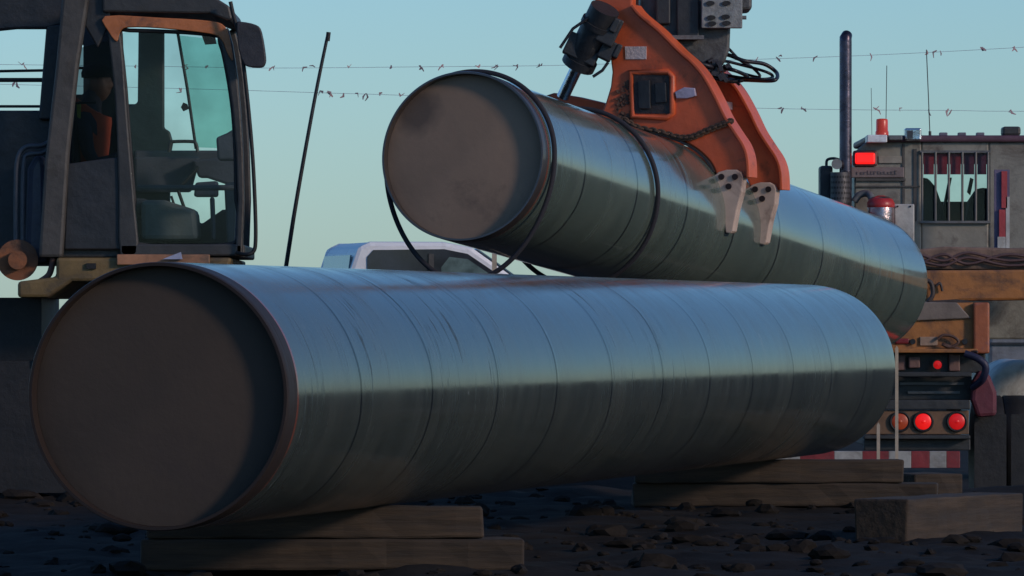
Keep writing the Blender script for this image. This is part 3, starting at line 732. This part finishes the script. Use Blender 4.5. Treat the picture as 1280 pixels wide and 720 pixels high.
# rotator housing
ro = MB().prism([(822, -80), (940, -80), (940, 12), (914, 14), (912, 62), (906, 78), (890, 96), (868, 92), (840, 60), (818, 36), (800, 14), (800, -80)], 44.05, .5).build('rotator_housing', mat('housing_grey', (.085, .088, .09), .55, scale=12, dirt=(.04, .035, .035), dirt_amt=.5), gr, bevel=.02)
each(MB().pbox(846, -10, 874, 50, 43.99, .06).pbox(820, -10, 838, 30, 43.98, .06), 'motor_block', DARK, ro, bevel=.01)
pn = MB().pbox(877, -6, 928, 35, 43.93, .08).build('bolt_panel', mat('panel_grey', (.22, .23, .23), .5, scale=20), ro, bevel=.006)
for x, y in ((889, 22), (907, 21), (890, 29.5), (908, 29), (888, 4), (908, 4)):
    h = MB(); c = U(x, y, 43.925); h.lathe([(.03, 0), (.03, .01)], Matrix.Translation(c) @ Matrix.Rotation(PI/2, 4, 'X') @ Matrix.Scale(.55, 4, (0, 1, 0)), 16); h.build('bolt_hole', BLACK, pn)
MB().cyl(U(926, 22, 43.97), U(933, 22, 43.97), .014, seg=10).build('pipe_stub', GREY, ro)
MB().pbox(840, 44, 880, 49, 43.9, .1).build('ledge', GREY, ro)
# hose loops
rnd = random.Random(3)
hp = [([(884, 78), (905, 68), (930, 76), (955, 80), (970, 90), (971, 98), (962, 101), (930, 100), (905, 100), (886, 96)], .014),
      ([(880, 84), (900, 76), (930, 82), (958, 90), (966, 96), (955, 99), (925, 97), (900, 92), (884, 88)], .011),
      ([(876, 74), (900, 84), (918, 88), (934, 96), (920, 102), (896, 98), (878, 90)], .014),
      ([(908, 58), (914, 64), (926, 76), (940, 84), (950, 96), (930, 92), (905, 82)], .010),
      ([(886, 70), (898, 90), (914, 98), (924, 106)], .009), ([(850, 56), (870, 76), (890, 84), (905, 88)], .016),
      ([(846, 52), (862, 80), (880, 92), (900, 96)], .013)]
for pts_, r_ in hp:
    MB().tube(crom([U(x, y, 44.0+rnd.uniform(-.1, .35)) for x, y in pts_], 6), r_, 8).build('hydraulic_hose', HOSE, gr)
kn = MB()
for i in range(16):
    c = U(rnd.uniform(870, 912), rnd.uniform(78, 98), 44.0+rnd.uniform(-.05, .1)); kn.box(c, [rnd.uniform(.02, .06) for _ in range(3)], Matrix.Rotation(rnd.uniform(0, 3), 3, 'Y'))
kn.build('hose_fittings', mat('fittings', (.05, .045, .05), .4, metal=.4), gr)

# ---------------------------------------------------------------- pickup far behind
def pickup():
    loc = Vector((U(527, 0, 62).x, 62.0, .48)); yaw = math.radians(13)
    t = thing('pickup_truck', loc, 'white pickup cab with dark side windows seen over the lower pipe', 'pickup', rot=(0, 0, yaw))
    def loft(secs, name, m, par, bev=.02):          # sections (x, z) outline extruded over half-width list
        mb = MB(); n_ = len(secs[0][1]); vs = []
        for y, pts_ in secs: vs += [(x, y, z) for x, z in pts_]
        fs = [tuple(range(n_)), tuple(range(len(vs)-1, len(vs)-n_-1, -1))]
        for j in range(len(secs)-1): fs += [(j*n_+i, j*n_+(i+1) % n_, (j+1)*n_+(i+1) % n_, (j+1)*n_+i) for i in range(n_)]
        mb.add(vs, fs); return mb.build(name, m, par, bevel=bev)
    body = [(-3.3, .55), (-3.3, 1.03), (-.97, 1.03), (-.9, 1.2), (1.0, 1.22), (2.2, 1.12), (2.35, .95), (2.35, .5), (1.95, .45), (1.8, .75), (1.3, .75), (1.1, .42), (-1.7, .42), (-1.9, .75), (-2.5, .75), (-2.7, .5)]
    bo_ = loft([(-.95, body), (.95, body)], 'body', WHITE, t, .05)
    lo = [(-.92, 1.19), (-.90, 1.6), (-.80, 1.90), (-.68, 1.955), (.05, 1.955), (.34, 1.90), (.92, 1.50), (1.22, 1.21)]
    def ins(k): return [(x*(1-.03*k), 1.19+(z-1.19)*(1-.02*k)) for x, z in lo]
    cb = loft([(-.78, ins(0)), (-.7, ins(1)), (.7, ins(1)), (.78, ins(0))], 'cab', WHITE, t, .05)
    for s_ in (-1, 1):
        y = s_*.785
        wn = [(-.70, 1.26), (-.70, 1.80), (-.64, 1.865), (.05, 1.875), (.28, 1.83), (.66, 1.58), (.90, 1.30), (.84, 1.26)]
        loft([(y-.004, wn), (y+.004, wn)] if s_ > 0 else [(y-.008, wn), (y+.008, wn)], 'side_window', mat('pickup_side_glass', (.03, .035, .045), .15, var=.5, scale=3, bump=0), cb, 0)
        MB().box((-.08, s_*.80, 1.55), (.05, .02, .56)).build('window_post', DGREY, cb)
        fw = [(.04, 1.30), (.02, 1.70), (.1, 1.80), (.28, 1.78), (.58, 1.58), (.80, 1.32)]
        loft([(y-.010, fw), (y+.010, fw)], 'front_pane', mat('pickup_daylit_glass', (.10, .15, .15), .1, var=.6, scale=4, bump=0), cb, 0)  # pale teal in the colour stands for daylight seen through the cab
        MB().box((.95, s_*.98, 1.28), (.16, .22, .16)).build('wing_mirror', DARK, cb, bevel=.03)
        for x in (-2.2, 1.55):
            c = Vector((x, s_*.8, .38)); w_ = MB(); w_.lathe([(.2, -.12), (.36, -.12), (.385, -.08), (.385, .08), (.36, .12), (.2, .12)], Matrix.Translation(c) @ Matrix.Rotation(PI/2, 4, 'X'))
            wo = w_.build('wheel', BLACK, t)
            MB().lathe([(.19, -.125), (.21, .125)], Matrix.Translation(c) @ Matrix.Rotation(PI/2, 4, 'X')).build('rim', CHROME, wo)
    MB().box((-.862, 0, 1.57), (.014, 1.26, .5), Matrix.Rotation(.14, 3, 'Y')).build('rear_window', mat('rear_glass', (.10, .16, .20), .12, bump=0), cb)
    n_ = math.hypot(1.1-.52, 1.9-1.5)
    MB().box((.68, 0, 1.69), (.66, 1.3, .012), Matrix.Rotation(math.atan2(.4, .58), 3, 'Y')).build('windscreen', mat('rear_glass', (.1, .16, .2)), cb)
    each(MB().box((2.37, -.6, .85), (.04, .3, .16)).box((2.37, .6, .85), (.04, .3, .16)), 'headlight', CHROME, t)
pickup()

# ---------------------------------------------------------------- oilfield truck on the right, seen from behind
TR, TC = 50.2, 54.0
tx = U(1190, 0, 52)
tk = thing('oilfield_truck', (tx.x+.4, 52.0, 0), 'tan oilfield truck from behind with orange winch bed, tall exhaust and lit red lamps', 'truck')
# cab as a shell round an open window
c_ = MB(); D = .08
c_.prism([(1068, 190), (1082, 178), (1152, 177), (1152, 340), (1068, 340)], TC, D)
c_.pbox(1152, 177, 1236, 191, TC, D); c_.pbox(1152, 276, 1236, 340, TC, D); c_.pbox(1236, 177, 1420, 340, TC, D)
c_.pbox(1068, 192, 1076, 420, TC+D+.002, 1.9)
a, b_ = U(1420, 192, TC), U(1420, 420, TC); c_.bb((a.x-.06, TC+D+.002, a.z), (b_.x, TC+1.98, b_.z))
c_.prism([(1086, 186), (1412, 186), (1412, 205), (1086, 205)], TC+1.9, .08)
c_.prism([(1086, 262), (1412, 262), (1412, 420), (1086, 420)], TC+1.9, .08)
c_.pbox(1068, 340, 1420, 424, TC, 1.98)
cb = c_.build('cab', TAN, tk, bevel=.015)
MB().pbox(1083, 169, 1425, 177.5, TC-.05, 2.1).build('roof', PURP, cb, bevel=.02)
each(MB().pbox(1070, 223, 1132, 226, TC-.03, .03).pbox(1068, 232, 1150, 234, TC-.02, .02).pbox(1128, 180, 1131, 300, TC-.012, .012).pbox(1142, 186, 1146, 276, TC-.012, .012), 'trim_strip', mat('trim_shadow', (.07, .065, .06), .6), cb)  # level strips carry the shadow lines of the trim ledges in their colour
# window: red film panels, guard bars, sills, seats inside
wf = each(MB().pbox(1150, 276, 1238, 279, TC-.04, .05).pbox(1150, 188, 1238, 191, TC-.03, .04), 'window_frame', GREY, cb)
bx = [1152.6, 1169.4, 1186, 1203, 1219.8, 1235]
br = MB()
for x in bx: br.tube([U(x, 190, TC-.03), U(x, 277, TC-.03)], .010, 8)
each(br, 'guard_bar', mat('guard_bar_grey', (.16, .15, .14), .5), wf)
for i in range(5):
    MB().pbox(bx[i]+2, 192, bx[i+1]-2, 218, TC+.02, .01).build('red_panel', REDF if i < 3 else mat('dark_red_film', (.06, .015, .03), .4), wf)
MB().pbox(1152, 191, 1236, 276, TC+.05, .005).build('rear_window', GLASS, cb)
MB().prism([(1150, 222), (1160, 222), (1170, 234), (1180, 262), (1184, 290), (1150, 290)], TC+.5, .4).prism([(1212, 252), (1224, 234), (1240, 236), (1240, 290), (1206, 290)], TC+.5, .4).build('seat', SEAT, cb, bevel=.05)
each(MB().prism([(1186, 222), (1190, 222), (1182, 262), (1178, 262)], TC+1.2, .03).prism([(1213, 222), (1217, 224), (1213, 244), (1209, 240)], TC+1.2, .05), 'wheel_column', DARK, cb)
MB().pbox(1152, 252, 1240, 290, TC+1.5, .2).build('dashboard', DARK, cb)
# roof kit
MB().pbox(1084, 168.5, 1109, 178, TC-.2, .3).build('lamp_plinth', WHITE, cb, bevel=.008)
MB().pbox(1111, 169, 1128, 175, TC-.2, .3).build('lamp_plinth', GREY, cb, bevel=.008)
be = U(1102.5, 169, TC-.05)
MB().lathe([(.056, 0), (.056, .03), (.05, .035), (.05, .12), (.046, .135), (.02, .14)], Matrix.Translation(be)).build('beacon', mat('beacon_red', (.5, .05, .03), .3, emit=(1, .1, .05, .12), bump=0), cb)
ho = MB().pbox(1131, 160, 1152, 176, TC-.1, .16).build('spot_lamp', CHROME, cb, bevel=.015)
MB().pbox(1134, 163, 1141, 173, TC-.13, .03).build('lens', mat('dark_lens', (.05, .05, .06), .2), ho)
for x in (1179.5, 1202.7, 1225.6, 1290, 1320):
    MB().pbox(x-5, 165.5, x+5, 169.4, TC, .1).build('marker_lamp', mat('marker_lilac', (.14, .13, .17), .4), cb, bevel=.006)
MB().pbox(1253, 158, 1276, 169.5, TC, .2).build('air_horn', DGREY, cb, bevel=.02)
MB().tube([U(1107.5, 150, TC+.1), U(1108.5, 82, TC+.1)], .0035, 6).build('antenna', DGREY, cb)
MB().tube([U(1162.5, 170, TC+.1), U(1160.5, 120, TC+.1), U(1158, 62, TC+.1)], .0045, 6).cyl(U(1162.5, 170, TC+.1), U(1162.4, 164, TC+.1), .012, seg=8).build('antenna', DGREY, cb)
MB().tube([U(1090, 178, TC+.1), U(1089, 110, TC+.1)], .0025, 6).build('antenna', DGREY, cb)
# lit red lamp, maker's strip
lp = MB().pbox(1066, 188, 1097, 208, TC-.05, .05).build('lamp_housing', mat('lamp_housing', (.12, .05, .05), .5), cb, bevel=.02)
MB().pbox(1069, 191, 1094, 205, TC-.075, .03).build('lit_lens', LRED, lp, bevel=.02)
MB().pbox(1098, 195, 1127, 204, TC-.02, .02).build('reflector_strip', mat('dull_beige', (.26, .24, .20), .5), cb, bevel=.004)
ns = MB().pbox(1064, 209, 1130, 222, TC-.03, .03).build('name_strip', mat('name_strip', (.17, .13, .125), .5), cb, bevel=.006)
lt = MB(); rn = random.Random(11); x = 1071
while x < 1122:
    h_ = rn.choice([4, 4, 5, 3.2]); wd = rn.uniform(2.2, 3.4)
    lt.pbox(x, 218-h_, x+.9, 218, TC-.036, .006)
    if rn.random() < .7: lt.pbox(x+.9, 217, x+wd, 218, TC-.0352, .005)
    if rn.random() < .6: lt.pbox(x+.9, 218-h_, x+wd, 219-h_, TC-.0352, .005)
    x += wd+1.5
lt.build('worn_lettering', mat('worn_letters', (.105, .085, .085), .5), ns)
# air cleaner, side pipe, white box
ac = MB().lathe([(.02, .14), (.07, .135), (.10, .11), (.112, .07), (.112, -.14), (.10, -.2), (.03, -.21)], Matrix.Translation(U(1101, 266, TC-.25)), 28).build('air_cleaner', mat('air_cleaner_steel', (.42, .33, .33), .22, metal=.9, dirt=(.25, .02, .02), dirt_amt=.7, scale=9), cb)
MB().lathe([(.115, .045), (.117, .05), (.117, .08), (.100, .115), (.03, .145)], Matrix.Translation(U(1101, 266, TC-.25)), 28).build('cap', REDP, ac)
MB().tube(crom([U(1068, 252, TC-.1), U(1074, 244, TC-.1), U(1084, 242, TC-.12), U(1090, 250, TC-.2), U(1089, 275, TC-.2)], 5), .03, 12).build('intake_tube', GREY, cb)
MB().pbox(1118, 255, 1143, 338, TC-.22, .2).build('tool_box', PALE, cb, bevel=.01)
MB().cyl(U(1122, 258, TC-.23), U(1122, 258, TC-.21), .008).cyl(U(1138, 258, TC-.23), U(1138, 258, TC-.21), .008).build('bolt', BLACK, cb)
# exhaust stack
es = MB(); base_, top_ = U(1057, 330, TC-.1), U(1057, 52, TC-.1)
es.tube([base_, top_, top_+Vector((.0, 0, .03)), top_+Vector((.012, .02, .055)), top_+Vector((.02, .06, .065))], [.052, .052, .052, .046, .03], 24)
ex_ = es.build('exhaust_stack', mat('exhaust_steel', (.10, .085, .11), .28, metal=.85, scale=4, var=.4, dirt=(.02, .012, .015), dirt_amt=.5), tk)
gc = U(1050, 0, TC-.16); zt, zb = U(0, 216, TC).z, U(0, 330, TC).z
gu = MB().cyl((gc.x, gc.y, zb), (gc.x, gc.y, zt), .082, seg=28).build('heat_guard', mat('guard_sheet', (.085, .08, .085), .45, metal=.5), ex_)
hm = MB()
for k in range(16):
    for j in range(9):
        an = -PI/2+(j-4)*.30+(.15 if k % 2 else 0); z = zt-.04-k*.045; n_ = Vector((math.cos(an), math.sin(an), 0)); c = Vector((gc.x, gc.y, z))+n_*.083; t_ = Vector((-n_.y, n_.x, 0))
        hm.add([c+t_*.009*math.cos(q)+Vector((0, 0, .012))*math.sin(q) for q in [2*PI*i/6 for i in range(6)]], [tuple(range(6))])
hm.build('vent_slots', BLACK, gu)
MB().pbox(1025, 207, 1041, 330, TC-.1, .3).build('muffler_box', DARK, tk, bevel=.02)
MB().tube(crom([U(1033, 208, TC), U(1034, 200, TC), U(1042, 198, TC), U(1050, 200, TC)], 5), .012, 8).build('clamp_pipe', DARK, tk)
MB().cyl(U(1046, 205, TC-.18), U(1046, 205, TC-.14), .045, seg=20).build('clamp_cap', mat('clamp_steel', (.30, .28, .26), .4, metal=.5), tk)
# striped board on the right
rb = MB().pbox(1243, 212, 1262, 318, TC-.5, .04).build('marker_board', mat('board_purple_shade', (.12, .10, .17), .6), tk)  # purple shadows put into the board's colour
each(MB().pbox(1252, 214, 1259, 260, TC-.53, .03).pbox(1249, 262, 1257, 296, TC-.53, .03), 'red_band', mat('faded_red', (.34, .045, .05), .5), rb)
each(MB().pbox(1257.5, 246, 1262, 312, TC-.53, .03).pbox(1247, 296, 1257, 312, TC-.53, .03), 'white_band', PALE, rb)
# bed: tan deck load, orange beam, orange winch box
dkx = MB().prism([(1144, 312), (1180, 308), (1262, 310), (1420, 306), (1420, 337), (1146, 337)], TR+1.0, 2.2).build('bed_deck', mat('muddy_deck', (.20, .13, .10), .85, dirt=(.08, .06, .055), dirt_amt=.6, bump=.04), tk, bevel=.02)
cbl = MB()
for y0, y1, y2 in ((318, 326, 316), (330, 318, 330), (326, 332, 322)):
    cbl.tube(crom([U(1150, y0, TR+.96), U(1180, y1, TR+.96), U(1210, y2, TR+.96), U(1262, y1, TR+.96), U(1320, y0, TR+.96)], 6), .012, 8)
cbl.build('winch_cable', mat('cable_brown', (.09, .05, .05), .6), dkx)
ob_ = MB().prism([(1153, 338), (1420, 336), (1420, 374), (1200, 376), (1170, 380), (1158, 374)], TR+.3, .5).build('tail_beam', ORANGE_D, tk, bevel=.02)
each(MB().tube(crom([U(1157, 350, TR+.25), U(1164, 354, TR+.25), U(1166, 368, TR+.25), U(1160, 378, TR+.25)], 5), .018, 8).tube(crom([U(1170, 358, TR+.27), U(1175, 354, TR+.27), U(1178, 364, TR+.27)], 5), .010, 8).prism([(1160, 376), (1196, 374), (1214, 376), (1200, 384), (1176, 386)], TR+.2, .1), 'shackle_and_beam_shade', mat('shackle_shade_dark', (.04, .03, .03), .6), ob_)  # last piece is the shadow under the beam, put in as a dark shape
wb = MB().prism([(1105, 392), (1120, 380), (1216, 378), (1224, 384), (1224, 438), (1105, 440)], TR+.1, .6).build('winch_box', ORANGE_D, tk, bevel=.02)
MB().prism([(1104, 390), (1122, 377), (1196, 378), (1214, 398), (1120, 402)], TR+.07, .05).build('cover_plate', mat('dusty_plate', (.17, .14, .12), .7), wb, bevel=.01)
MB().pbox(1217, 378, 1237, 442, TR+.04, .5).build('side_post', mat('orange_side', (.34, .10, .04), .5, dirt=(.14, .09, .12), dirt_amt=.5), wb, bevel=.015)
MB().pbox(1106, 436, 1222, 441, TR+.02, .1).build('lower_lip', ORANGE_D, wb, bevel=.006)
MB().pbox(1119, 423, 1137, 430, TR+.08, .03).build('reflector', mat('dark_red_reflector', (.20, .02, .025), .4), wb, bevel=.012)
MB().cyl(U(1141, 427, TR+.07), U(1141, 427, TR+.12), .022, seg=16).cyl(U(1206, 427, TR+.07), U(1206, 427, TR+.12), .022, seg=16).build('bolt', DARK, wb)
MB().pbox(1150, 421, 1172, 432, TR+.08, .03).build('pale_plate', mat('pale_patch', (.32, .22, .16), .6), wb, bevel=.004)
MB().tube(crom([U(1172, 424, TR+.05), U(1180, 419, TR+.05), U(1192, 421, TR+.05), U(1198, 428, TR+.05), U(1188, 434, TR+.05), U(1178, 430, TR+.05), U(1206, 438, TR+.05), U(1222, 440, TR)], 5), .012, 8).build('hook', mat('hook_brown', (.08, .04, .03), .6), wb)
# rear frame
tf = MB()
tf.pbox(1100, 441, 1232, 466, TR+.2, .3)
tf.pbox(1085, 465, 1215, 471, TR, .15)
tf.pbox(1085, 471, 1215, 500, TR+.25, .2)
tf.pbox(1080, 500, 1213, 512, TR, .2)
tf.pbox(1080, 544, 1213, 549, TR, .2)
tf.pbox(1080, 549, 1213, 563, TR+.12, .1)
a = U(1090, 500, TR); b_ = U(1205, 560, TR)
tf.bb((a.x, TR+.3, a.z), (a.x+.12, TR+8, b_.z)); tf.bb((b_.x-.12, TR+.3, a.z), (b_.x, TR+8, b_.z))
tfo = tf.build('rear_frame', mat('frame_black', (.03, .033, .036), .55, dirt=(.07, .06, .05), dirt_amt=.3), tk, bevel=.008)
dt = each(MB().pbox(1120, 443, 1132, 463, TR+.15, .06).pbox(1136, 446, 1150, 460, TR+.12, .08).pbox(1186, 442, 1200, 464, TR+.15, .08), 'hitch_block', mat('hitch_pink', (.16, .09, .08), .6), tfo, bevel=.01)
each(MB().pbox(1125, 478, 1205, 481, TR+.22, .03).pbox(1135, 489, 1200, 492, TR+.22, .03), 'cross_rail', GREY, tfo)
def lamp(px, py, r, m_, Y):
    c = U(px, py, Y); M_ = Matrix.Translation(c) @ Matrix.Rotation(PI/2, 4, 'X')
    h_ = MB().lathe([(r*1.28, -.03), (r*1.28, .012), (r*1.05, .014), (r*1.02, .004)], M_, 24).build('tail_lamp', BLACK, tfo)
    MB().lathe([(r, 0), (r*.95, .010), (r*.80, .006), (r*.72, .016), (r*.56, .009), (r*.46, .020), (r*.30, .011), (r*.2, .022), (.004, .024)], M_, 24).build('lens', m_, h_)
MB().pbox(1080, 513, 1211, 543, TR+.03, .1).build('lamp_panel', mat('lamp_panel_brown', (.16, .09, .05), .6, dirt=(.06, .045, .04), dirt_amt=.5), tfo, bevel=.006)
lamp(1125, 527, .065, LORG, TR+.02); lamp(1154, 527, .065, LTAIL, TR+.02); lamp(1196, 527, .065, LRED2, TR+.02)
lamp(1172, 456, .034, LRED2, TR+.1)
for x0, x1, m_ in ((960, 1000, 'w'), (1000, 1043, 'r'), (1043, 1078, 'w'), (1078, 1111, 'r'), (1111, 1139, 'w'), (1139, 1162, 'r'), (1162, 1183, 'w'), (1183, 1200, 'r')):
    MB().pbox(x0, 564, x1, 585, TR-.02, .08).build('bumper_band', mat('bumper_white', (.34, .34, .33), .5, dirt=(.15, .13, .11), dirt_amt=.5) if m_ == 'w' else mat('bumper_red', (.22, .025, .03), .5, dirt=(.09, .035, .035), dirt_amt=.4), tfo, bevel=.004)
MB().tube(crom([U(1206, 442, TR-.02), U(1222, 448, TR-.04), U(1232, 458, TR-.04), U(1228, 474, TR), U(1216, 484, TR+.1)], 5), .03, 10).build('air_hose', mat('blue_black_hose', (.02, .02, .05), .5), tk)
MB().prism([(1216, 476), (1224, 462), (1236, 466), (1246, 490), (1246, 520), (1222, 522), (1214, 500)], TR+.1, .15).build('mud_wing', mat('red_glow_wing', (.12, .025, .04), .7), tk, bevel=.03)  # red glow beside the wheel put into the wing's colour
for px in (1244, 1290):
    flp = MB().pbox(px-26, 518, px+14, 612, TR+.32, .015).build('mud_flap', BLACK, tk)
for px in (1236, 1268, 955, 987):
    c = U(px, 0, TR+1.1); c.z = .53
    M_ = Matrix.Translation(c) @ Matrix.Rotation(PI/2, 4, 'Y')
    wo = MB().lathe([(.28, -.12), (.48, -.13), (.53, -.09), (.53, .09), (.48, .13), (.28, .12)], M_, 40).build('wheel', BLACK, tk)
    MB().lathe([(.27, -.10), (.27, .10)], M_, 24).build('rim', GREY, wo)

# ---------------------------------------------------------------- vehicle and tank at the right edge
vl = U(1290, 0, 66); vz = hgt(vl.x, 66)
vn = thing('panel_van', (vl.x, 66, vz), 'pale grey van with white roof partly showing beyond the orange winch box', 'van')
vb = MB().prism([(1236, 408), (1240, 398), (1340, 398), (1344, 408), (1346, 560), (1234, 560)], 66, 4.2).build('body', mat('van_grey', (.17, .18, .20), .45, dirt=(.1, .09, .09), dirt_amt=.3), vn, bevel=.04)
MB().prism([(1238, 398), (1244, 376), (1336, 376), (1342, 398)], 66.02, 4.0).build('roof', WHITE, vn, bevel=.06)
each(MB().pbox(1240, 400, 1338, 406, 65.97, .04).pbox(1238, 411, 1340, 414, 65.97, .04).pbox(1238, 428, 1340, 431, 65.97, .04), 'trim_strip', DARK, vb)
MB().pbox(1238, 406.5, 1246, 410, 65.95, .05).pbox(1244, 407, 1262, 409, 65.95, .05).build('handle', CHROME, vb)
for px in (1250, 1330):
    c = U(px, 0, 66.8); c.z = vz+.36
    MB().lathe([(.2, -.1), (.36, -.1), (.36, .1), (.2, .1)], Matrix.Translation(c) @ Matrix.Rotation(PI/2, 4, 'Y'), 28).build('wheel', BLACK, vn)
tc_ = U(1275, 492, 56.5)
tn = thing('storage_tank', (tc_.x, 56.5, hgt(tc_.x, 56.5)), 'pale rounded storage tank at the frame edge behind the truck mud flap', 'tank')
MB().lathe([(.02, -.08), (.15, -.07), (.26, -.03), (.30, .04), (.30, 1.6), (.26, 1.67), (.02, 1.7)], Matrix.Translation(tc_) @ Matrix.Rotation(-PI/2, 4, 'X'), 36).build('shell', PALE, tn)
each(MB().box((tc_.x-.2, 57.0, (tc_.z-.25)/2), (.08, .08, tc_.z-.2)).box((tc_.x+.2, 57.0, (tc_.z-.25)/2), (.08, .08, tc_.z-.2)), 'leg', DARK, tn)
